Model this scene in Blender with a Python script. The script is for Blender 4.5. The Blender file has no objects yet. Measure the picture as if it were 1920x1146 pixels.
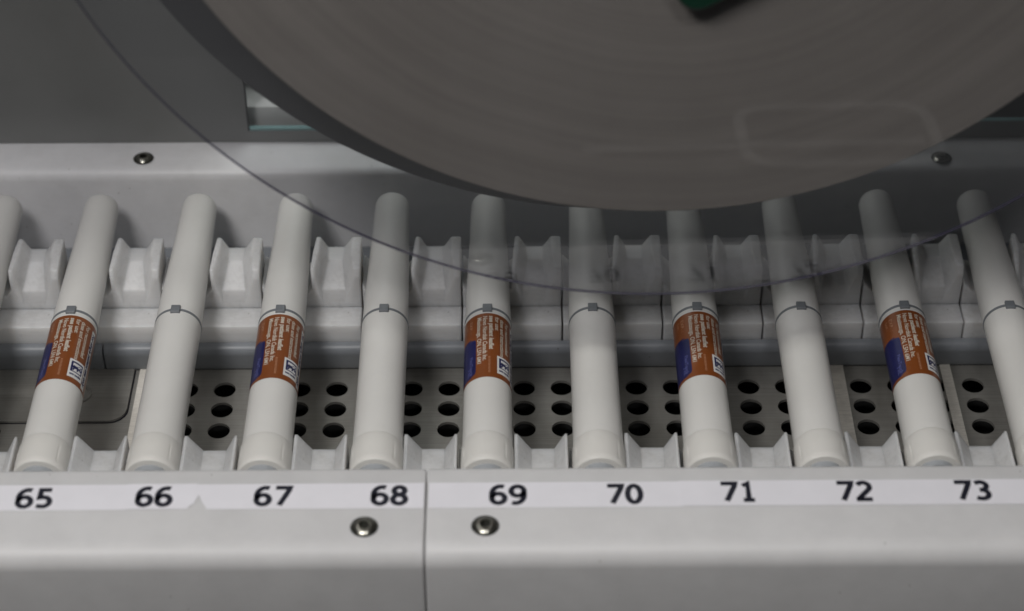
import bpy, math, random
from mathutils import Matrix, Vector, noise
random.seed(7)
MM = 0.001
scene = bpy.context.scene
C = scene.collection
R = math.radians

# ------------------------------------------------------------------ camera
TH, PSI, ROLL, FPX = 40.0, 0.10, -0.27, 4010.0
t, p, r = R(TH), R(PSI), R(ROLL)
d = Vector((math.sin(p)*math.cos(t), math.cos(p)*math.cos(t), -math.sin(t)))
rt = Vector((math.cos(p), -math.sin(p), 0)); up = rt.cross(d)
rt2 = rt*math.cos(r) + up*math.sin(r); up2 = -rt*math.sin(r) + up*math.cos(r)
cd = bpy.data.cameras.new('camera'); cam = bpy.data.objects.new('camera', cd); C.objects.link(cam)
m = Matrix((rt2, up2, -d)).transposed().to_4x4(); m.translation = Vector((0, -500, 545))*MM
cam.matrix_world = m
cd.sensor_width = 36; cd.lens = FPX/1920*36
cd.clip_start = 0.02; cd.clip_end = 20
cd.dof.use_dof = True; cd.dof.focus_distance = 0.775; cd.dof.aperture_fstop = 7.5
scene.camera = cam

# ------------------------------------------------------------------ world and lamps
w = bpy.data.worlds.new('World'); scene.world = w; w.use_nodes = True
bg = w.node_tree.nodes['Background']; bg.inputs[0].default_value = (0.90, 0.95, 1.0, 1); bg.inputs[1].default_value = 0.017
def area(name, loc, aim, sx, sy, power, col):
    l = bpy.data.lights.new(name, 'AREA'); l.shape = 'RECTANGLE'; l.size = sx*MM; l.size_y = sy*MM
    l.energy = power; l.color = col
    o = bpy.data.objects.new(name, l); C.objects.link(o)
    o.location = Vector(loc)*MM
    o.rotation_euler = (Vector(aim)-Vector(loc)).to_track_quat('-Z', 'Y').to_euler()
    return o
area('cabinet_lamp', (-300, -395, 900), (0, 60, 40), 260, 170, 4.95, (1.0, 0.978, 0.96))
area('second_cabinet_lamp', (110, -395, 900), (40, 60, 40), 160, 60, 1.35, (1.0, 0.985, 0.975))
area('fill_behind_panel', (-50, 255, 250), (-60, 250, 50), 120, 60, 0.20, (0.96, 1.0, 0.97))  # added fill, no known source: brightens what stands behind the opening
area('fill_over_back', (-330, 120, 620), (-120, 150, 40), 80, 80, 0.15, (0.96, 0.96, 1.0))  # added fill without a real source, whitens the left of the rear ledge
vs = scene.view_settings
vs.view_transform = 'Standard'; vs.look = 'None'; vs.exposure = 0.0; vs.gamma = 1.0; vs.use_curve_mapping = False

# ------------------------------------------------------------------ materials
def nodes(name):
    mt = bpy.data.materials.new(name); mt.use_nodes = True
    return mt, mt.node_tree, mt.node_tree.nodes['Principled BSDF']
def objco(nt, scale=(1, 1, 1)):
    tc = nt.nodes.new('ShaderNodeTexCoord'); mp = nt.nodes.new('ShaderNodeMapping')
    mp.inputs['Scale'].default_value = scale
    nt.links.new(tc.outputs['Object'], mp.inputs[0]); return mp.outputs[0]
def nz(nt, co, scale, detail=4, rough=.6):
    n = nt.nodes.new('ShaderNodeTexNoise'); n.inputs['Scale'].default_value = scale
    n.inputs['Detail'].default_value = detail; n.inputs['Roughness'].default_value = rough
    nt.links.new(co, n.inputs['Vector']); return n.outputs['Fac']
def ramp(nt, fac, stops):
    rp = nt.nodes.new('ShaderNodeValToRGB'); e = rp.color_ramp.elements
    while len(e) < len(stops): e.new(.5)
    for el, (ps, c) in zip(e, stops): el.position = ps; el.color = (*c, 1)
    nt.links.new(fac, rp.inputs[0]); return rp.outputs[0]
def mult(nt, a, b, f=1.0):
    mx = nt.nodes.new('ShaderNodeMix'); mx.data_type = 'RGBA'; mx.blend_type = 'MULTIPLY'
    mx.inputs[0].default_value = f
    nt.links.new(a, mx.inputs[6]); nt.links.new(b, mx.inputs[7]); return mx.outputs[2]
def bump(nt, bs, h, strength, dist):
    b = nt.nodes.new('ShaderNodeBump'); b.inputs['Strength'].default_value = strength
    b.inputs['Distance'].default_value = dist*MM
    nt.links.new(h, b.inputs['Height']); nt.links.new(b.outputs[0], bs.inputs['Normal'])

def plastic(name, col, rough=.42, sss=.25, lines=.25, dirt=.12, grime=0.0, specks=True, rad=1.0):
    mt, nt, bs = nodes(name)
    c1 = tuple(x*(1-dirt) for x in col)
    fac = nz(nt, objco(nt, (1, 1, 1)), 60, 6, .65)
    base = ramp(nt, fac, [(.32, c1), (.62, col)])
    if specks:
      # specks of dust
      vo = nt.nodes.new('ShaderNodeTexVoronoi'); vo.inputs['Scale'].default_value = 130
      nt.links.new(objco(nt), vo.inputs['Vector'])
      sp = ramp(nt, vo.outputs['Distance'], [(.03, (.35, .33, .3)), (.05, (1, 1, 1))])
      base = mult(nt, base, sp, .75)
    if grime:
        g = ramp(nt, nz(nt, objco(nt, (1, 1, 1)), 110, 8, .75), [(.36, (.35, .33, .29)), (.52, (1, 1, 1))])
        base = mult(nt, base, g, grime)
        st = ramp(nt, nz(nt, objco(nt, (60, 500, 900)), 1, 3, .6), [(.3, (.6, .58, .55)), (.5, (1, 1, 1))])
        base = mult(nt, base, st, grime*.5)
    nt.links.new(base, bs.inputs['Base Color'])
    rr = nt.nodes.new('ShaderNodeMapRange'); rr.inputs[3].default_value = rough-.08; rr.inputs[4].default_value = rough+.12
    nt.links.new(fac, rr.inputs[0]); nt.links.new(rr.outputs[0], bs.inputs['Roughness'])
    bs.inputs['Subsurface Weight'].default_value = sss
    bs.inputs['Subsurface Radius'].default_value = (.0030*rad, .0028*rad, .0026*rad)
    bs.inputs['Subsurface Scale'].default_value = 1.0
    bs.inputs['Specular IOR Level'].default_value = .4
    if lines:
        bump(nt, bs, nz(nt, objco(nt, (40, 900, 900)), 1, 3), lines, .12)
    return mt
M = {}
M['block'] = plastic('milled_white_plastic', (.71, .705, .705), .45, .3, .25, .07)
M['cradle'] = plastic('worn_white_plastic', (.70, .70, .70), .40, .9, .2, .06, .22, rad=2.6)
M['ledge'] = plastic('ledge_white_plastic', (.83, .825, .83), .42, .3, .3, .07, .06)
M['pen'] = plastic('pen_white_plastic', (.77, .76, .73), .34, .15, 0, .03, specks=False)
M['knob'] = plastic('pen_knob_plastic', (.77, .755, .715), .38, .15, 0, .03, specks=False)
M['bar'] = plastic('grey_blue_plastic', (.23, .245, .265), .36, .1, .3, .12)
def simple(name, col, rough=.5, metal=0, spec=.5, var=0.0, sc=300):
    mt, nt, bs = nodes(name)
    if var:
        nt.links.new(ramp(nt, nz(nt, objco(nt), sc, 4), [(.3, tuple(x*(1-var) for x in col)), (.7, col)]), bs.inputs['Base Color'])
    else: bs.inputs['Base Color'].default_value = (*col, 1)
    bs.inputs['Roughness'].default_value = rough; bs.inputs['Metallic'].default_value = metal
    bs.inputs['Specular IOR Level'].default_value = spec
    return mt
M['grey'] = simple('grey_ring_plastic', (.20, .215, .23), .4, var=.1)
M['button'] = simple('grey_button_plastic', (.36, .38, .40), .4, var=.1)
M['orange'] = simple('orange_label_film', (.25, .072, .018), .3, var=.10, sc=120)
M['blue'] = simple('blue_label_ink', (.016, .018, .105), .3, var=.2, sc=400)
M['ink_white'] = simple('white_label_ink', (.60, .54, .46), .4)
M['ink_white2'] = simple('white_label_panel', (.76, .75, .74), .4)
M['ink_faint'] = simple('faint_label_ink', (.52, .27, .16), .4)
M['ink_paleblue'] = simple('pale_blue_ink', (.12, .13, .34), .4)
M['ink_black'] = simple('black_print', (.010, .011, .022), .5)
M['paper'] = simple('strip_paper', (.88, .87, .915), .5, var=.04, sc=90)
M['dark'] = simple('dark_void', (.012, .012, .012), .7, var=.3)
M['black_edge'] = simple('black_edge', (.008, .008, .014), .3)
M['screw'] = simple('screw_steel', (.42, .41, .36), .28, 1, var=.35, sc=900)
M['socket'] = simple('screw_socket_dark', (.10, .10, .09), .35, 1, var=.3, sc=900)
M['green'] = simple('dark_green_anodised', (.004, .032, .018), .45, 0, .4, var=.3, sc=80)
M['inner'] = simple('inner_white', (.78, .79, .77), .5, var=.08, sc=30)
M['inner_green'] = simple('inner_greenish', (.70, .73, .69), .5, var=.3, sc=25)
M['flange_back'] = simple('dark_grey_flange', (.085, .085, .090), .5, 0, .4, var=.12, sc=25)
M['shade'] = simple('charcoal_column', (.035, .036, .036), .5, var=.2, sc=30)
M['sill_grey'] = simple('sill_grey', (.34, .34, .33), .5, var=.2, sc=60)
M['glass_edge'] = simple('teal_glass_edge', (.25, .42, .42), .15, var=.3, sc=60)

# brushed steel, brushed along X
def steel(name, col, rough, fine=1.0, metal=1.0):
    mt, nt, bs = nodes(name)
    f1 = nz(nt, objco(nt, (18*fine, 1800, 1800)), 1, 5, .7)
    f2 = nz(nt, objco(nt, (1, .35, 1)), 32, 4, .55)
    nt.links.new(mult(nt, ramp(nt, f1, [(.3, tuple(x*.72 for x in col)), (.7, col)]),
                      ramp(nt, f2, [(.34, (.50, .49, .47)), (.62, (1, 1, 1))])), bs.inputs['Base Color'])
    bs.inputs['Metallic'].default_value = metal
    rr = nt.nodes.new('ShaderNodeMapRange'); rr.inputs[3].default_value = rough-.1; rr.inputs[4].default_value = rough+.12
    nt.links.new(f1, rr.inputs[0]); nt.links.new(rr.outputs[0], bs.inputs['Roughness'])
    bs.inputs['Anisotropic'].default_value = .6
    tg = nt.nodes.new('ShaderNodeTangent'); tg.direction_type = 'RADIAL'; tg.axis = 'Y'
    bump(nt, bs, f1, .35, .08)
    return mt
M['steel'] = steel('brushed_steel', (.47, .46, .43), .44, metal=.5)
M['steel_strip'] = steel('painted_gleam_strip', (1.0, .96, .88), .4, 14, metal=.0)  # near-white, non-metal colour stands in for the gleam of the steel strips

# grey back panel
mt, nt, bs = nodes('satin_grey_panel')
nt.links.new(ramp(nt, nz(nt, objco(nt), 14, 5), [(.3, (.18, .183, .178)), (.7, (.215, .218, .212))]), bs.inputs['Base Color'])
bs.inputs['Roughness'].default_value = .38; bs.inputs['Specular IOR Level'].default_value = .5
M['panel'] = mt

# wound roll of label tape seen end on: rings round the axis (object origin on the axis, axis along local Y)
mt, nt, bs = nodes('wound_paper_edge')
tc = nt.nodes.new('ShaderNodeTexCoord'); sx = nt.nodes.new('ShaderNodeSeparateXYZ'); nt.links.new(tc.outputs['Object'], sx.inputs[0])
def mth(op, a, b=None, v=None):
    n = nt.nodes.new('ShaderNodeMath'); n.operation = op
    nt.links.new(a, n.inputs[0])
    if b is not None: nt.links.new(b, n.inputs[1])
    if v is not None: n.inputs[1].default_value = v
    return n.outputs[0]
rad = mth('SQRT', mth('ADD', mth('MULTIPLY', sx.outputs[0], sx.outputs[0]), mth('MULTIPLY', sx.outputs[2], sx.outputs[2])))
# wobble the rings slightly, as a hand-wound roll does
wob = mth('MULTIPLY', nz(nt, objco(nt), 9, 3, .5), v=.010)
rad = mth('ADD', rad, wob)
cmb = nt.nodes.new('ShaderNodeCombineXYZ'); nt.links.new(rad, cmb.inputs[0])
ring_f = nz(nt, cmb.outputs[0], 1500, 3, .7); ring_c = nz(nt, cmb.outputs[0], 120, 4, .6)
cl = nz(nt, objco(nt), 16, 4)
col = mult(nt, ramp(nt, ring_c, [(.25, (.315, .285, .25)), (.75, (.44, .402, .355))]), ramp(nt, ring_f, [(.3, (.80, .80, .80)), (.7, (1, 1, 1))]))
col = mult(nt, col, ramp(nt, cl, [(.3, (.86, .85, .84)), (.7, (1, 1, 1))]))
nt.links.new(col, bs.inputs['Base Color']); bs.inputs['Roughness'].default_value = .7
bump(nt, bs, ring_f, .25, .15)
M['roll'] = mt

# clear acrylic: thin sheet that lets light straight through and mirrors by Fresnel
mt = bpy.data.materials.new('clear_acrylic'); mt.use_nodes = True; nt = mt.node_tree; nt.nodes.clear()
out = nt.nodes.new('ShaderNodeOutputMaterial'); tr = nt.nodes.new('ShaderNodeBsdfTransparent'); gl = nt.nodes.new('ShaderNodeBsdfGlossy')
fr = nt.nodes.new('ShaderNodeFresnel'); fr.inputs[0].default_value = 1.49; mx = nt.nodes.new('ShaderNodeMixShader')
tr.inputs[0].default_value = (.86, .86, .87, 1)
ge = nt.nodes.new('ShaderNodeNewGeometry'); mr = nt.nodes.new('ShaderNodeMapRange')     # same index from either side of the sheet
mr.inputs[3].default_value = 1.58; mr.inputs[4].default_value = 1/1.58
nt.links.new(ge.outputs['Backfacing'], mr.inputs[0]); nt.links.new(mr.outputs[0], fr.inputs[0])
gl.inputs['Roughness'].default_value = .005
nt.links.new(fr.outputs[0], mx.inputs[0]); nt.links.new(tr.outputs[0], mx.inputs[1]); nt.links.new(gl.outputs[0], mx.inputs[2]); df = nt.nodes.new('ShaderNodeBsdfDiffuse'); df.inputs[0].default_value = (.75, .78, .80, 1); mz = nt.nodes.new('ShaderNodeMixShader')
hz = nz(nt, objco(nt), 12, 5); hr_ = nt.nodes.new('ShaderNodeMapRange'); hr_.inputs[3].default_value = .012; hr_.inputs[4].default_value = .032
nt.links.new(hz, hr_.inputs[0]); nt.links.new(hr_.outputs[0], mz.inputs[0])
nt.links.new(mx.outputs[0], mz.inputs[1]); nt.links.new(df.outputs[0], mz.inputs[2]); nt.links.new(mz.outputs[0], out.inputs[0])
M['acrylic'] = mt
mt = bpy.data.materials.new('acrylic_cut_edge'); mt.use_nodes = True; nt = mt.node_tree; nt.nodes.clear()
out = nt.nodes.new('ShaderNodeOutputMaterial'); tr = nt.nodes.new('ShaderNodeBsdfTransparent'); gl = nt.nodes.new('ShaderNodeBsdfPrincipled'); mx = nt.nodes.new('ShaderNodeMixShader')
tr.inputs[0].default_value = (.55, .52, .62, 1); gl.inputs['Base Color'].default_value = (.055, .05, .085, 1); gl.inputs['Roughness'].default_value = .25
mx.inputs[0].default_value = .72
nt.links.new(tr.outputs[0], mx.inputs[1]); nt.links.new(gl.outputs[0], mx.inputs[2]); nt.links.new(mx.outputs[0], out.inputs[0])
M['acrylic_edge'] = mt

# ------------------------------------------------------------------ mesh helpers (millimetres in, metres out)
class MB:
    def __init__(s): s.v = []; s.f = []; s.mi = []
    def add(s, vs, fs, mi=0):
        o = len(s.v); s.v += [tuple(x) for x in vs]; s.f += [[i+o for i in f] for f in fs]; s.mi += [mi]*len(fs); return s
    def box(s, x0, x1, y0, y1, z0, z1, mi=0):
        vs = [(x, y, z) for z in (z0, z1) for y in (y0, y1) for x in (x0, x1)]
        return s.add(vs, [(0, 2, 3, 1), (4, 5, 7, 6), (0, 1, 5, 4), (2, 6, 7, 3), (0, 4, 6, 2), (1, 3, 7, 5)], mi)
    def loftY(s, secs, mi=0):           # secs: [(ys, [(x,z)...])], ys a number or one y for each point
        n = len(secs[0][1]); vs = []
        for ys, pts in secs:
            for k, (x, z) in enumerate(pts): vs.append((x, ys[k] if isinstance(ys, (list, tuple)) else ys, z))
        fs = [tuple(reversed(range(n)))] + [tuple(range((len(secs)-1)*n, len(secs)*n))]
        for a in range(len(secs)-1):
            for k in range(n):
                k2 = (k+1) % n; fs.append((a*n+k, a*n+k2, (a+1)*n+k2, (a+1)*n+k))
        return s.add(vs, fs, mi)
    def lathe(s, prof, seg=64, ax=(0, 0), cap0=True, cap1=True, mi=0, rmod=None, axis='Y'):   # prof [(y,r)]
        vs = []; fs = []
        for y, rr in prof:
            for k in range(seg):
                a = 2*math.pi*k/seg; q = rr + (rmod(y, a) if rmod else 0)
                vs.append((ax[0]+q*math.sin(a), y, ax[1]+q*math.cos(a)) if axis == 'Y' else (ax[0]+q*math.sin(a), ax[1]+q*math.cos(a), y))
        for j in range(len(prof)-1):
            for k in range(seg):
                k2 = (k+1) % seg; fs.append((j*seg+k, j*seg+k2, (j+1)*seg+k2, (j+1)*seg+k))
        if cap0: fs.append(tuple(reversed(range(seg))))
        if cap1: fs.append(tuple(range((len(prof)-1)*seg, len(prof)*seg)))
        return s.add(vs, fs, mi)
    def build(s, name, mats, parent=None, loc=(0, 0, 0), rot=(0, 0, 0), smooth=True, bevel=0, seg=3, angle=35):
        me = bpy.data.meshes.new(name)
        me.from_pydata([(x*MM, y*MM, z*MM) for x, y, z in s.v], [], s.f)
        if not isinstance(mats, (list, tuple)): mats = [mats]
        for mm in mats: me.materials.append(mm)
        for pl, mi in zip(me.polygons, s.mi): pl.material_index = mi
        me.validate(); me.update()
        import bmesh
        bm = bmesh.new(); bm.from_mesh(me); bmesh.ops.recalc_face_normals(bm, faces=bm.faces)
        if bevel:
            es = [e for e in bm.edges if len(e.link_faces) == 2 and e.calc_face_angle(0) > R(28)]
            bmesh.ops.bevel(bm, geom=es, offset=bevel*MM, segments=seg, profile=.5, affect='EDGES', clamp_overlap=True)
            bmesh.ops.recalc_face_normals(bm, faces=bm.faces)
        for fc in bm.faces: fc.smooth = smooth
        for e in bm.edges:
            if len(e.link_faces) == 2 and e.calc_face_angle(0) > R(angle): e.smooth = False
        bm.to_mesh(me); bm.free()
        o = bpy.data.objects.new(name, me); C.objects.link(o)
        o.location = Vector(loc)*MM; o.rotation_euler = rot
        if parent is not None: o.parent = parent
        return o
def tag(o, label, cat, group=None, kind=None):
    if label: o['label'] = label
    if cat: o['category'] = cat
    if group: o['group'] = group
    if kind: o['kind'] = kind
    return o
def empty(name, label, cat, loc=(0, 0, 0), group=None, rot=(0, 0, 0)):
    o = bpy.data.objects.new(name, None); C.objects.link(o); o.location = Vector(loc)*MM; o.rotation_euler = rot
    o.empty_display_size = .01
    return tag(o, label, cat, group)
def copy_tree(o, parent=None):
    c = o.copy(); C.objects.link(c)
    if parent is not None: c.parent = parent
    for ch in o.children: copy_tree(ch, c)
    return c
def textmesh(body, size, bold=0.0, ext=0.0, align='LEFT', space=1.0, res=3):      # 2D text as vertices and faces, in mm
    cu = bpy.data.curves.new('text', 'FONT'); cu.body = body; cu.size = size; cu.offset = bold; cu.align_x = align
    cu.space_character = space; cu.resolution_u = res
    ob = bpy.data.objects.new('text', cu); me = bpy.data.meshes.new_from_object(ob)
    v = [(q.co.x, q.co.y) for q in me.vertices]; f = [tuple(pl.vertices) for pl in me.polygons]
    bpy.data.objects.remove(ob); bpy.data.meshes.remove(me); bpy.data.curves.remove(cu)
    return v, f

# ------------------------------------------------------------------ the setting: machine floor
tag(MB().box(-600, 600, -260, 420, -40, -36).build('floor', M['shade'], smooth=False), None, None, kind='structure')

# ------------------------------------------------------------------ perforated steel tray
G, ROWS = 14.18, (100.8, 89.6, 78.2)
def plate(name, x0, x1, y0, y1, z, th, skip, mat, label):
    b = MB(); xs = [-107.96+G*k for k in range(-14, 26)]
    cols = [x for k, x in zip(range(-14, 26), xs) if x-G/2 >= x0-.1 and x+G/2 <= x1+.1 and k not in skip]
    ys = [y0] + [ROWS[2]-5.6, (ROWS[1]+ROWS[2])/2, (ROWS[0]+ROWS[1])/2, ROWS[0]+5.6] + [y1]
    edges = [x0]
    for x in cols:
        for e in (x-G/2, x+G/2):
            if e - edges[-1] > .05: edges.append(e)
    if x1-edges[-1] > .05: edges.append(x1)
    else: edges[-1] = x1
    N = 32; hr = 4.15
    for i in range(len(edges)-1):
        a, c = edges[i], edges[i+1]; cx = next((x for x in cols if a < x < c), None)
        for j in range(5):
            q0, q1 = ys[j], ys[j+1]; row = j in (1, 2, 3) and cx is not None
            if not row:
                b.add([(a, q0, z), (c, q0, z), (c, q1, z), (a, q1, z)], [(0, 1, 2, 3)]); continue
            cy = ROWS[3-j]
            ring = []; outer = []
            for k in range(N):
                an = 2*math.pi*(k+.5)/N - math.pi; dx, dy = math.cos(an), math.sin(an)
                ring.append((cx+hr*dx, cy+hr*dy))
                sc = min((c-cx)/dx if dx > 1e-9 else ((a-cx)/dx if dx < -1e-9 else 1e9), (q1-cy)/dy if dy > 1e-9 else ((q0-cy)/dy if dy < -1e-9 else 1e9))
                outer.append((cx+dx*sc, cy+dy*sc))
            vs = [(x, y, z) for x, y in ring] + [(x, y, z) for x, y in outer] + [(x, y, z-th) for x, y in ring]
            fs = [(k, (k+1) % N, N+(k+1) % N, N+k) for k in range(N)] + [(k, 2*N+k, 2*N+(k+1) % N, (k+1) % N) for k in range(N)]
            def ang(px, py): return math.atan2(py-cy, px-cx)
            for (px, py) in ((a, q0), (c, q0), (c, q1), (a, q1)):
                n0 = len(vs); vs.append((px, py, z)); k = int(math.floor((ang(px, py)+math.pi)/(2*math.pi)*N-.5)) % N
                fs.append((N+k, N+(k+1) % N, n0))
            b.add(vs, fs)
    return tag(b.build(name, mat, smooth=False), label, 'plate')
plate('perforated_plate', -133.6, 252.0, 2, 112.3, 0, 1.2, (), M['steel'], 'brushed steel plate with rows of round holes beneath the middle and right hand pens')
plate('perforated_plate', -290.0, -141.4, 2, 112.3, 0, 1.2, (-5, -4, -3, -2, -1), M['steel'], 'dark steel floor plate at the far left under the pen above 65')
tag(MB().box(-300, 260, 0, 114, -20, -14).build('tray_bottom', M['dark'], smooth=False), 'black tray bottom seen through the holes of the steel plate', 'tray')
# cover plate with a rounded corner
pts = [(-262, 112), (-262, 83.0)]
for k in range(9):
    a = math.pi/2*k/8; pts.append((-150.4+7*math.sin(a), 90.0-7*math.cos(a)))
pts.append((-143.4, 112))
b = MB(); n = len(pts)
b.add([(x, y, .05) for x, y in pts]+[(x, y, 1.0) for x, y in pts], [tuple(range(n)), tuple(range(n, 2*n))]+[(k, (k+1) % n, n+(k+1) % n, n+k) for k in range(n)])
cov = empty('cover_plate', 'thin steel cover plate with rounded corner, beside the pen above 65', 'plate')
b.build('panel', M['steel'], cov, smooth=False)
pts2 = [(x*1+(.55 if x > -160 else 0), y-(.55 if y < 100 else 0)) for x, y in pts]
b = MB(); b.add([(x, y, .03) for x, y in pts2]+[(x, y, .045) for x, y in pts2], [tuple(range(n)), tuple(range(n, 2*n))]+[(k, (k+1) % n, n+(k+1) % n, n+k) for k in range(n)])
b.build('dark_outline', M['black_edge'], cov, smooth=False)  # thin black sheet under the cover plate, drawing its dark outline
b = MB(); b.lathe([(.9, 5.0), (1.7, 4.8), (1.9, 4.2), (1.9, 3.6), (1.5, 3.4)], 40, (-162.5, 97.5), axis='Z'); b.build('rivet', M['steel'], cov)
for x0, x1, lb in ((-141.3, -133.7, 'steel floor strip with painted gleam, left of the pen above 66'), (121.5, 127.6, 'steel floor strip with painted gleam, between the pens above 72 and 73'),
                   (164.5, 168.5, 'steel floor strip with painted gleam, right of the pen above 73')):
    tag(MB().box(x0, x1, 30, 112.1, .1, .9).build('floor_strip', M['steel_strip'], smooth=False, bevel=.15), lb, 'metal strip', 'bare metal strips on the tray floor')

# ------------------------------------------------------------------ front blocks
def front_block(name, x0, x1, label, cat='block'):
    prf = [(-35.2, -30), (4.8, -30), (4.8, 51.4), (3.6, 52.6), (2.2, 53)] + [(-28.2-7.0*math.sin(R(a)), 46.0+7.0*math.cos(R(a))) for a in range(0, 91, 10)]
    b = MB(); n = len(prf); b.add([(x0, y, z) for y, z in prf]+[(x1, y, z) for y, z in prf], [tuple(range(n)), tuple(range(n, 2*n))]+[(k, (k+1) % n, n+(k+1) % n, n+k) for k in range(n)])
    return tag(b.build(name, M['block'], bevel=.9, seg=3), label, cat, 'milled white blocks along the front')
front_block('front_block', -330, -27.45, 'long white plastic block under the numbers 65 to 68')
front_block('front_block', -27.05, 330, 'long white plastic block under the numbers 69 to 73')

def screw_mesh(par, size):
    s = size/2
    b = MB(); b.lathe([(.02, s*1.22), (.14, s*1.20), (.12, s*1.05)], 48, axis='Z'); b.build('countersink', M['socket'], par)
    b = MB(); N = 48
    prof = [(.0, s), (.25, s*.99), (.7, s*.86), (1.0, s*.66), (1.1, s*.50)]
    b.lathe(prof, N, axis='Z', cap0=False, cap1=False)
    # hexagonal socket cut into the dome
    o = len(b.v)
    hexr = [s*.44/max(abs(math.cos(((2*math.pi*k/N)+math.pi/6) % (math.pi/3)-math.pi/6)), .86) for k in range(N)]
    for z in (1.08, -.5):
        for k in range(N):
            a = 2*math.pi*k/N; b.v.append((hexr[k]*math.sin(a), hexr[k]*math.cos(a), z))
    last = o-N
    for k in range(N):
        k2 = (k+1) % N
        b.f.append([last+k, last+k2, o+k2, o+k]); b.mi.append(0)
        b.f.append([o+k, o+k2, o+N+k2, o+N+k]); b.mi.append(1)
    b.f.append(list(range(o+N, o+2*N))); b.mi.append(1)
    b.build('screw_head', [M['screw'], M['socket']], par)
for (x, y, z, s, lb) in ((-46.6, -23.0, 53, 7.4, 'steel socket screw in the front block below number 68'), (-8.0, -22.8, 53, 7.4, 'steel socket screw in the front block below number 69'),
                      (-144.9, 189.0, 44.3, 6.6, 'steel socket screw in the rear white ledge behind the pen above 65'), (171.7, 186.3, 44.3, 6.6, 'shaded steel socket screw in the rear ledge at the far right')):
    e = empty('socket_screw', lb, 'screw', (x, y, z), 'socket screws'); e.rotation_euler.z = x*.7; screw_mesh(e, s)

# ------------------------------------------------------------------ paper number strips with printed numbers
ZB = 53.0
def strip(name, pts, z, label):
    b = MB(); n = len(pts); b.add([(x, y, z) for x, y in pts]+[(x, y, z+.12) for x, y in pts], [tuple(range(n)), tuple(range(n, 2*n))]+[(k, (k+1) % n, n+(k+1) % n, n+k) for k in range(n)])
    e = empty(name, label, 'label strip', (0, 0, 0), 'paper number strips')
    b.build('paper', M['paper'], e, smooth=False); return e
YA, YB = -14.8, -3.4
sA = strip('number_strip', [(-250, YA), (-123.8, YA), (-123.6, YB), (-250, YB)], ZB+.02, 'white paper number strip printed 65')
sB = strip('number_strip', [(-124.6, YA+.1), (-104.0, YA+.1), (-103.2, YA+1.6), (-102.1, YA+2.3), (-100.9, YA+6.2), (-101.9, YB+.1), (-124.4, YB+.1)], ZB+.16, 'short paper number strip printed 66, frayed at its right end')
sC = strip('number_strip', [(-97.9, YA+.1), (-27.9, YA), (-27.9, YB), (-102.6, YB-.1), (-102.6, YA+6.3), (-100.6, YA+6.2), (-99.9, YA+4.4), (-99.0, YA+2.4), (-98.2, YA+1.4)], ZB+.02, 'paper number strip printed 67 and 68, with a notch torn at its left end')
sD = strip('number_strip', [(-26.4, YA), (55.6, YA), (55.4, YB), (-26.4, YB)], ZB+.02, 'paper number strip printed 69 and 70')
sE = strip('number_strip', [(55.0, YA+.15), (260, YA+.1), (260, YB), (54.8, YB+.1)], ZB+.16, 'paper number strip printed 71, 72 and 73')
# digits as thick strokes: humanist sans bold, drawn in a box 5.3 wide and 7.3 high
def arc(cx, cy, rx, ry, a0, a1, n=20): return [(cx+rx*math.cos(R(a0+(a1-a0)*k/n)), cy+ry*math.sin(R(a0+(a1-a0)*k/n))) for k in range(n+1)]
DG = {
 '6': [[(4.35, 6.55)] + arc(3.35, 4.0, 2.65, 2.75, 78, 185, 14) + arc(2.65, 2.35, 1.95, 1.75, 185, 360+175, 30)],
 '9': [[(5.3-4.35, .75)] + [(5.3-x, 7.3-y) for x, y in arc(3.35, 4.0, 2.65, 2.75, 78, 185, 14) + arc(2.65, 2.35, 1.95, 1.75, 185, 535, 30)]],
 '0': [arc(2.65, 3.65, 1.95, 3.05, 90, 450, 36)],
 '8': [arc(2.65, 5.35, 1.6, 1.35, 90, 450, 28), arc(2.65, 2.2, 1.9, 1.6, 90, 450, 28)],
 '7': [[(.45, 6.7), (4.75, 6.7), (4.5, 5.7), (1.9, .3)]],
 '1': [[(1.15, 5.75), (2.75, 6.7), (2.75, .6)], [(1.1, .6), (4.5, .6)]],
 '2': [[(.75, 5.9)] + arc(2.5, 5.1, 1.85, 1.65, 140, -30, 14) + [(.75, .9), (.75, .6), (4.8, .6)]],
 '3': [[(.75, 6.3)] + arc(2.35, 5.25, 1.85, 1.45, 115, -75, 14) + [(1.9, 3.8)], [(1.9, 3.8)] + arc(2.35, 2.2, 2.05, 1.6, 82, -110, 16) + [(.6, .95)]],
 '5': [[(4.5, 6.7), (1.35, 6.7), (1.2, 3.85)] + arc(2.4, 2.35, 2.05, 1.7, 115, -110, 18) + [(.6, .9)]],
}
def stroke(b, pts, hw, z, ox, oy, sx, sy):
    P = [Vector((ox+x*sx, oy+y*sy)) for x, y in pts]
    closed = (P[0]-P[-1]).length < 1e-3
    if closed: P = P[:-1]
    n = len(P); L = []
    for i in range(n):
        a = P[(i-1) % n] if closed or i > 0 else P[i]-(P[i+1]-P[i]); c = P[(i+1) % n] if closed or i < n-1 else P[i]+(P[i]-P[i-1])
        d1 = (P[i]-a).normalized(); d2 = (c-P[i]).normalized(); tn = (d1+d2)
        tn = tn.normalized() if tn.length > 1e-6 else d1
        nn = Vector((-tn.y, tn.x)); k = min(1/max(nn.dot(Vector((-d1.y, d1.x))), .35), 1.7)
        L.append((P[i]+nn*hw*k, P[i]-nn*hw*k))
    vs = [(q.x, q.y, z) for pr in L for q in pr]
    b.add(vs, [(2*i, 2*i+1, 2*((i+1) % n)+1, 2*((i+1) % n)) for i in range(n if closed else n-1)])
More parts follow.
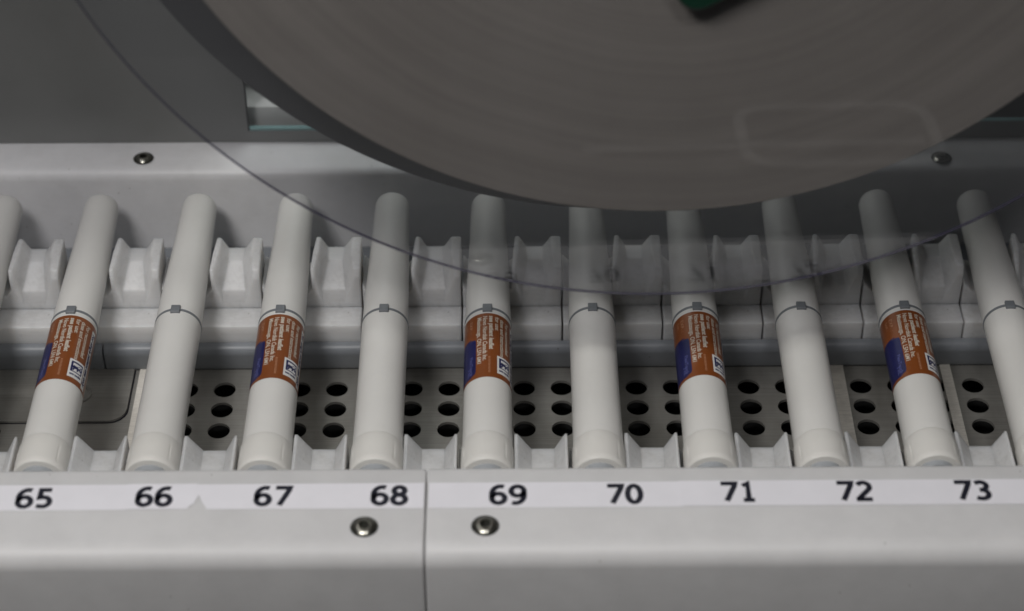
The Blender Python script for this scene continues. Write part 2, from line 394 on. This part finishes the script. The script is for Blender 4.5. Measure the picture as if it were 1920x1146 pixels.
def number(par, txt, cx, yb, z):
    b = MB(); sy = 1.24; pitch = 6.25; x = cx-pitch*len(txt)/2+.35
    for j, ch in enumerate(txt):
        for q, st in enumerate(DG[ch]): stroke(b, st, .93, z+.0015*q+.0007*j, x+j*pitch, yb, 1.07, sy)
    b.build('printed_number', M['ink_black'], par, smooth=False)
for txt, cx, par in (('65', -153.9, sA), ('66', -115.2, sB), ('67', -76.9, sC), ('68', -39.1, sC), ('69', -.8, sD), ('70', 36.9, sD), ('71', 73.8, sE), ('72', 111.5, sE), ('73', 149.7, sE)):
    yb = {'65': -14.0, '66': -13.7}.get(txt, -13.6)
    if txt in ('71', '72', '73'): yb = -13.0
    number(par, txt, cx, yb, ZB+(.285 if par in (sB, sE) else .145))

# ------------------------------------------------------------------ conveyor carriers: front cradle, rear cradle and step
PX0 = -7.6        # axis of the pen above 69
PITCH = 38.0
def carrier(label):
    e = empty('pen_carrier', label, 'carrier', (0, 0, 0), 'white plastic carriers that hold the pens')
    # front cradle
    def prof(zt, zv, xs, zb, gz, wl=8.9): 
        a, h0, h1, v0, v1, h2, h3, en = xs
        return [(a, zb), (en, zb), (en, zt-.2), (h3, zt), (h2, zt), (v1, zv), (v0, zv), (h1, zt), (h0, zt), (wl, gz+4), (6.3, gz+1.2), (0, gz), (-6.3, gz+1.2), (-8.9, gz+4), (a, gz+5.5)]
    xf = (-9.95, 9.2, 10.2, 15.0, 23.0, 26.6, 27.2, 27.4)
    b = MB(); pf = prof(36, 28.9, xf, 2, 23.8)
    b.loftY([(6.5, pf), (37.9, pf)])
    b.build('front_cradle', M['cradle'], e, bevel=.35, seg=2)
    # rear cradle: valley breaks down in a chamfer towards the front, horns chamfer outwards
    xr = (-9.95, 10.0, 11.6, 14.2, 20.6, 23.8, 25.6, 27.4)
    p0 = prof(39, 34.2, xr, 12.7, 24.8, 9.6)
    xm = (-9.95, 9.3, 11.4, 14.6, 20.4, 23.7, 26.0, 27.4)
    p1 = prof(39, 34.2, xm, 12.7, 24.8)
    x2 = (-9.95, 8.6, 10.0, 12.4, 21.6, 24.9, 26.6, 27.4)
    p2 = prof(37.4, 27.0, x2, 12.7, 24.8)
    x3 = (-9.95, 8.9, 10.2, 12.8, 21.2, 24.9, 26.4, 27.3)
    p3 = prof(34.5, 22.5, x3, 12.7, 24.6)
    b = MB(); b.loftY([(125.4, p3), (127.2, p2), (136.5, p1), (144.8, p0)])
    b.build('rear_cradle', M['cradle'], e, bevel=1.1, seg=4, angle=60)
    b = MB(); b.box(-9.95, 27.4, 114.6, 146.0, 1.5, 20.0)
    b.build('step', M['cradle'], e, bevel=.5, seg=3)
    b = MB(); b.box(-9.95, 27.4, 10, 37, 1.3, 6); b.box(-8, 26, 12, 36, -13, -6); b.build('foot', M['cradle'], e, bevel=.4)
    return e
def slot_label(i):
    if i == 64: return 'white plastic carrier to the left of the pen above 65'
    if i == 63: return 'white plastic carrier at the far left edge, cut by the frame'
    if i == 74: return 'white plastic carrier at the right edge, after the pen above 73'
    if i == 75: return 'white plastic carrier at the far right edge, cut by the frame'
    if i == 73: return 'white plastic carrier with horns just right of the pen above 73'
    return 'white plastic carrier filling the gap between the pens above %d and %d' % (i, i+1)
c0 = None
for i in range(63, 76):
    if c0 is None: o = c0 = carrier(slot_label(i))
    else: o = copy_tree(c0)
    o['label'] = slot_label(i)
    o.location = Vector((PX0+PITCH*(i-69), (random.uniform(-.25, .25)), 0))*MM

# grey blue rounded bar in front of the steps
def rail(x0, x1, label):
    pr = [(100, 1)]; pts = []
    ys = [(112.2, .4), (111.0, 2.4)] + [(114.0-3.4*math.cos(R(a)), 8.9+3.4*math.sin(R(a))) for a in range(-20, 91, 10)] + [(114.5, .4)]
    b = MB(); n = len(ys); b.add([(x0, y, z) for y, z in ys]+[(x1, y, z) for y, z in ys], [tuple(range(n)), tuple(range(n, 2*n))]+[(k, (k+1) % n, n+(k+1) % n, n+k) for k in range(n)])
    tag(b.build('guide_rail', M['bar'], angle=50), label, 'rail', 'blue grey guide rails')
rail(-330, -154.6, 'blue grey guide rail at the left, behind the pen above 65')
rail(-153.9, 330, 'long blue grey guide rail running behind the pens to the right')

# ------------------------------------------------------------------ injector pens
ZP = 0.0        # pens are built round their own axis, 34.5 mm above the tray
def curved(v, f, par, name, y0, phi0, rr, mat, lift=0):
    """2D layout: u runs towards the camera, v runs round the barrel"""
    b = MB(); vs = [(rr*math.sin(phi0+q/rr), y0-u, ZP+rr*math.cos(phi0+q/rr)) for u, q in v]
    b.add(vs, f); return b.build(name, mat, par, smooth=True)
def patch(u0, u1, p0, p1, rr, cut=()):      # grid patch, p in degrees; corners rounded where listed
    nu, npn = 16, max(3, int((p1-p0)/4)); L0, L1 = R(p0)*rr, R(p1)*rr; rc = 2.4
    vs = []; fs = []
    for i in range(nu+1):
        u = u0+(u1-u0)*i/nu; hi = L1
        if 'a' in cut and u-u0 < rc: hi = L1-(rc-math.sqrt(max(rc*rc-(rc-(u-u0))**2, 0)))
        if 'b' in cut and u1-u < rc: hi = L1-(rc-math.sqrt(max(rc*rc-(rc-(u1-u))**2, 0)))
        for j in range(npn+1): vs.append((u, L0+(hi-L0)*j/npn))
    for i in range(nu):
        for j in range(npn): a = i*(npn+1)+j; fs.append((a, a+1, a+npn+2, a+npn+1))
    return vs, fs
def join(parts):
    v = []; f = []
    for a, c in parts: o = len(v); v += a; f += [tuple(k+o for k in q) for q in c]
    return v, f
def pen(label, labelled):
    e = empty('injector_pen', label, 'injector pen', (0, 0, 0), 'injector pens lying in the carriers')
    def ridges(y, a):
        k = (math.degrees(a)+21) % 64.0
        return -.22 if 20.5 < y < 27.5 and k < 3.2 else 0
    b = MB(); b.lathe([(18.0, 8.1), (18.1, 8.6), (18.6, 8.95), (20.3, 9.12), (20.6, 9.12), (24, 9.15), (27.4, 9.12), (27.8, 9.1), (30.6, 8.98), (31.6, 8.80), (32.0, 8.70)], 224, (0, ZP), rmod=ridges, cap1=False)
    b.build('dose_knob', M['knob'], e, angle=40)
    b = MB(); b.lathe([(15.6, 5.6), (15.9, 6.4), (16.5, 6.6), (19.0, 6.6)], 64, (0, ZP)); b.build('dose_button', M['button'], e)
    b = MB(); b.lathe([(31.0, 8.3), (32.05, 8.62), (33, 8.66), (45, 8.58), (60, 8.5), (96.6, 8.46)], 96, (0, ZP)); b.build('barrel', M['pen'], e)
    b = MB(); b.lathe([(97.5, 8.3), (97.8, 8.42), (99.0, 8.42), (120, 7.98), (150, 7.15), (166, 6.76), (168.8, 6.68), (169.9, 6.40), (170.6, 5.85), (170.95, 5.0)], 96, (0, ZP)); b.build('cap', M['pen'], e)
    b = MB(); b.lathe([(96.3, 8.2), (96.4, 8.6), (97.5, 8.6), (97.65, 8.2)], 96, (0, ZP), cap0=False, cap1=False); b.build('collar_ring', M['grey'], e)
    b = MB(); b.loftY([(95.0, [(-1.75, ZP+8.0), (1.75, ZP+8.0), (1.7, ZP+9.35), (-1.7, ZP+9.35)]), (98.9, [(-1.75, ZP+8.0), (1.75, ZP+8.0), (1.7, ZP+9.25), (-1.7, ZP+9.25)])])
    b.build('collar_tab', M['grey'], e, bevel=.3, seg=3)
    if labelled:
        b = MB(); b.lathe([(59.6, 8.56), (94.2, 8.52)], 96, (0, ZP), cap0=False, cap1=False); lb = b.build('label', M['orange'], e)
        U = lambda y: 94.2-y
        curved(*patch(U(81.6), U(61.0), -112, -28, 8.6, 'ab'), lb, 'blue_panel', 94.2, 0, 8.605, M['blue'])
        curved(*patch(U(91.5), U(60.6), 68.5, 83, 8.6), lb, 'white_panel', 94.2, 0, 8.605, M['ink_white2'])
        rows = []
        for txt, deg, y0, size, ln, bold in (('For recommended', 51.0, 91.3, 2.3, 17.0, .055), ('dose and instructions', 36.5, 92.0, 2.3, 20.3, .055), ('for use:', 23.0, 92.4, 2.3, 7.4, .055),
                                   ('see patient leaflet', 8.5, 92.6, 2.4, 18.3, .10), ('Novo Nordisk Canada Inc.', -6.8, 92.5, 2.3, 24.3, .055), ('Mississauga, ON, L5N 6M1', -21.0, 92.2, 2.3, 25.2, .055)):
            v, f = textmesh(txt, size, bold); wd = max(q[0] for q in v)
            rows.append(([(U(y0)+x*ln/wd, y+R(deg-3.5)*8.64) for x, y in v], f))
        curved(*join(rows), lb, 'printed_text', 94.2, 0, 8.64, M['ink_white'])
        rows = []
        for txt, deg, y0, size, ln in (('EXP. :', -44, 91.6, 1.9, 6.2), ('Lot :', -57, 91.4, 1.9, 4.4), ('8-9652-71-002-2', 6.0, 70.6, 1.1, 8.6), ('100 units', -1.5, 70.6, 1.1, 7.5)):
            if 'units' in txt: continue
            v, f = textmesh(txt if '8-9' not in txt else 'IIIIIIIIIIII', size, .0); wd = max(q[0] for q in v)
            rows.append(([(U(y0)+x*ln/wd, y+R(deg-3)*8.64) for x, y in v], f))
        curved(*join(rows), lb, 'faint_print', 94.2, 0, 8.64, M['ink_faint'])
        v, f = textmesh('For single patient use only', 2.2, .11); wd = max(q[0] for q in v)
        curved([(U(90.2)+x*28.0/wd, y+R(71.5)*8.64) for x, y in v], f, lb, 'blue_print', 94.2, 0, 8.64, M['blue'])
        # emblem: white patch, blue square outline, dark figure, small word below
        em = curved(*patch(U(71.5), U(62.2), 24.5, 66.5, 8.6), lb, 'emblem_patch', 94.2, 0, 8.62, M['ink_white2'])
        em_parts = []
        q0, q1 = R(29.5)*8.64, R(62)*8.64; u0, u1 = U(70.5), U(65.2); w_ = .75
        def rect(a, b_, c, d_):
            n = 5; vs = [(a+(b_-a)*i, c+(d_-c)*j/n) for i in (0, 1) for j in range(n+1)]
            return vs, [(j, j+1, n+2+j, n+1+j) for j in range(n)]
        em_parts += [rect(u0, u0+w_, q0, q1), rect(u1-w_*.6, u1, q0, q1), rect(u0+w_, u1-w_*.6, q0, q0+w_), rect(u0+w_, u1-w_*.6, q1-w_*.6, q1)]
        mu, mq = (u0+u1)/2+.1, (q0+q1)/2+.1
        body = [(-1.9, -.4), (-1.2, .7), (-.2, .5), (.6, 1.1), (1.6, .9), (1.2, .2), (1.9, -.6), (1.2, -.9), (.7, -.3), (.4, -1.2), (-.1, -1.3), (0, -.5), (-.8, -.6), (-1.1, -1.5), (-1.6, -1.4), (-1.3, -.5)]
        em_parts.append(([(mu-c*1.25, mq+a*1.2) for a, c in body], [tuple(range(len(body)))]))
        v, f = textmesh('novo nordisk', 1.5, .09); wd = max(q[0] for q in v)
        em_parts.append(([(U(63.5)-y, q0+x*(q1-q0)/wd) for x, y in v], f))
        curved(*join(em_parts), lb, 'emblem', 94.2, 0, 8.655, M['blue'])
        # pale lettering at the foot of the blue panel
        rows = []
        for txt, deg, y0, ln in (('FlexTouch', -45, 72, 9.5), ('3 mL', -52, 66.5, 4.2)):
            v, f = textmesh(txt, 1.9, .02); wd = max(q[0] for q in v)
            rows.append(([(U(y0)+x*ln/wd, y+R(deg)*8.64) for x, y in v], f))
        curved(*join(rows), lb, 'pale_print', 94.2, 0, 8.64, M['ink_paleblue'])
    return e
base = {}
for i in range(64, 75):
    lab = i % 2 == 1
    lt = 'white injector pen wrapped in an orange printed label, lying above number %d' % i if lab else 'plain white injector pen without a label, lying above number %d' % i
    if i == 64: lt = 'plain white injector pen cut off by the left edge of the picture'
    if i == 74: lt = 'plain white injector pen cut off by the right edge of the picture'
    if lab not in base: base[lab] = o = pen(lt, lab)
    else: o = copy_tree(base[lab])
    o['label'] = lt
    o.location = Vector((PX0+PITCH*(i-69)+random.uniform(-.15, .15), random.uniform(-.2, .2), 34.5))*MM
    o.rotation_euler = (0, R(random.uniform(-1.6, 1.6)), R(random.uniform(-.15, .15)))

# ------------------------------------------------------------------ rear ledge and back panel
b = MB(); b.loftY([([180]*4, [(-330, -20), (330, -20), (330, 39.6), (-330, 39.6)]), ([180.8]*4, [(-330, -20), (330, -20), (330, 42.0), (-330, 42.0)]), ([182.2]*4, [(-330, -20), (330, -20), (330, 43.4), (-330, 43.4)]), ([184.6]*4, [(-330, -20), (330, -20), (330, 44), (-330, 44)]), ([203]*4, [(-330, -20), (330, -20), (330, 44.2), (-330, 44.2)])])
tag(b.build('rear_ledge', M['ledge'], bevel=1.0, seg=4), 'long white plastic ledge running behind the ends of the pens', 'ledge')
tag(MB().box(-330, 330, 147, 180, -6, 6.5).build('rear_gutter', M['bar'], bevel=.8), 'blue grey floor channel between the carriers and the rear ledge', 'channel')
YP = 199.6
pn = empty('back_panel', 'grey satin panel rising behind the white ledge, with openings cut in it', 'panel')
wz, wt = 49.6, 78.0; WZ2 = 52.2
b = MB()
b.box(-340, -103.9, YP, YP+2.5, 44.4, 420)
b.box(-103.9, 140, YP, YP+2.5, 44.4, wz); b.box(-103.9, 140, YP, YP+2.5, wt+50, 420)
b.box(140, 150, YP, YP+2.5, 44.4, 420)
b.box(150, 340, YP, YP+2.5, 44.4, WZ2); b.box(150, 340, YP, YP+2.5, 110, 420)
b.build('sheet', M['panel'], pn, smooth=False)
b = MB(); b.box(-103.8, 139.9, YP+.3, YP+2.4, wz+.02, wz+1.1); b.build('pane_edge', M['glass_edge'], pn, smooth=False)
b = MB(); b.box(150.1, 339, YP+.3, YP+2.4, WZ2+.02, WZ2+.4); b.build('pane_edge', M['glass_edge'], pn, smooth=False)
b = MB(); b.box(-103.85, -103.2, YP-.1, YP+1, wz+.5, wt+50); b.build('black_trim', M['black_edge'], pn, smooth=False)
# what stands behind the opening
sh = tag(MB().box(-150, 145, 206, 330, 44.6, 57.0).build('inner_shelf', M['inner'], bevel=.4), 'pale shelf seen through the opening in the back panel', 'shelf')
bt = empty('white_jar', 'soft white rounded jar standing behind the opening in the back panel', 'jar', (-98, 236, 57.0))
b = MB(); b.lathe([(0, 15), (1, 16.5), (20, 16.8), (34, 15), (40, 10)], 48, axis='Z'); b.build('body', M['inner_green'], bt)
b = MB(); b.lathe([(40, 10.5), (52, 10.5), (52.5, 9.8)], 48, axis='Z'); b.build('cap', M['inner'], bt)
tag(MB().box(-160, 145, 330, 333, 44, 260).build('inner_wall', M['inner'], smooth=False), 'pale wall behind the opening in the back panel', 'wall')
tag(MB().box(150, 400, 240, 244, 44, 260).build('inner_screen', M['shade'], smooth=False), 'dark screen behind the right hand opening of the back panel', 'screen')

# ------------------------------------------------------------------ the reel of label tape
TAU, YAW = R(3.0), R(1.0)
reel = empty('label_reel', 'big reel of beige label tape with a clear front disc, above the pens', 'reel')
# local frame: axis along local +Y (away from the camera)
n = Vector((math.sin(YAW)*math.cos(TAU), -math.cos(YAW)*math.cos(TAU), math.sin(TAU)))
e1 = Vector((math.cos(YAW), math.sin(YAW), 0)); e2 = e1.cross(-n)*1.0
if e2.z < 0: e2 = -e2
P0 = Vector((0, 50, 50)); ctr = P0+e1*51.0+e2*236.0
mw = Matrix((e1, -n, e2)).transposed().to_4x4(); mw.translation = ctr*MM
reel.matrix_world = mw
b = MB(); b.lathe([(0, 12), (0, 200.5)], 256, cap0=False, cap1=False); b.lathe([(1.5, 12), (1.5, 200.5)], 256, cap0=False, cap1=False)
fl = b.build('front_disc', M['acrylic'], reel, smooth=True, angle=180)
b = MB(); b.lathe([(0.0, 200.5), (0.02, 200.56), (1.48, 200.56), (1.5, 200.5)], 256, cap0=False, cap1=False); b.build('cut_edge', M['acrylic_edge'], fl)
b = MB(); b.lathe([(1.75, 38), (1.8, 167.4), (2.1, 167.8), (29, 167.8), (29, 38)], 256, cap0=False, cap1=False); b.build('tape_roll', M['roll'], reel)
b = MB(); b.lathe([(29.5, 12), (29.5, 177.4), (29.8, 178), (31.6, 178), (32, 177.5), (32, 12)], 256, (-10.5, -7.5), cap0=False, cap1=False); b.build('rear_disc', M['flange_back'], reel)
b = MB(); b.lathe([(-18, 11.5), (-17, 12.5), (30, 12.5), (150, 12.5)], 64); b.build('axle', M['steel'], reel)
# green clamp plate: a rounded rectangle standing on one corner
def rrect(L, H, rc, ang):
    o = []
    for cx_, cz_, a0 in ((L-rc, H-rc, 0), (-L+rc, H-rc, 90), (-L+rc, -H+rc, 180), (L-rc, -H+rc, 270)):
        for k in range(7):
            a = R(a0+15*k); x, z = cx_+rc*math.cos(a), cz_+rc*math.sin(a)
            o.append((x*math.cos(ang)-z*math.sin(ang), x*math.sin(ang)+z*math.cos(ang)))
    return o
pr = [(x-13.5, z+3.5) for x, z in rrect(92.0, 31.0, 7, R(-61))]; pr1 = [(x-13.5, z+3.5) for x, z in rrect(91.0, 30, 6, R(-61))]
b = MB(); b.loftY([(-5.5, pr1), (-4.5, pr), (-1.2, pr), (-.3, pr1)]); b.build('green_clamp', M['green'], reel)

# rounded pale rim on the machine's front sill, below the picture: it shows as a faint mirror image in the clear disc
sill = empty('front_sill', 'dark front sill with a pale rounded rim, mirrored faintly in the clear disc', 'sill')
MB().box(-250, 330, -260, -120, 8, 18).build('slab', M['shade'], sill, bevel=1)
def rring(x0, x1, y0, y1, rc, wd, z0, z1):
    o = []
    for rr_ in (0, wd):
        for cx_, cy_, a0 in ((x1-rc, y1-rc, 0), (x0+rc, y1-rc, 90), (x0+rc, y0+rc, 180), (x1-rc, y0+rc, 270)):
            for k in range(7): a = R(a0+15*k); o.append((cx_+(rc-rr_)*math.cos(a), cy_+(rc-rr_)*math.sin(a)))
    n = 28; b = MB(); vs = [(x, y, z0) for x, y in o]+[(x, y, z1) for x, y in o]
    fs = []
    for k in range(n):
        k2 = (k+1) % n
        fs += [(k, k2, n+k2, n+k), (2*n+k, 2*n+k2, 3*n+k2, 3*n+k), (k, k2, 2*n+k2, 2*n+k), (n+k, n+k2, 3*n+k2, 3*n+k)]
    return b.add(vs, fs)
rring(108, 198, -196, -140, 16, 5, 18, 20).build('rim', M['sill_grey'], sill)
MB().box(40, 190, -163, -158, 18.2, 19.6).build('ridge', M['sill_grey'], sill, bevel=.5)

# second clear disc peeping in at the top left corner
r2 = empty('clear_disc', 'edge of another clear disc peeping in at the top left corner', 'disc')
mw2 = mw.copy(); mw2.translation = (Vector((-390, 60, 262)))*MM; r2.matrix_world = mw2
b = MB(); b.lathe([(0, 12), (0, 228)], 256, cap0=False, cap1=False); b.lathe([(1.5, 12), (1.5, 228)], 256, cap0=False, cap1=False); b.build('disc', M['acrylic'], r2, angle=180)
b = MB(); b.lathe([(0.0, 228), (0.02, 228.06), (1.48, 228.06), (1.5, 228)], 256, cap0=False, cap1=False); b.build('cut_edge', M['acrylic_edge'], r2)
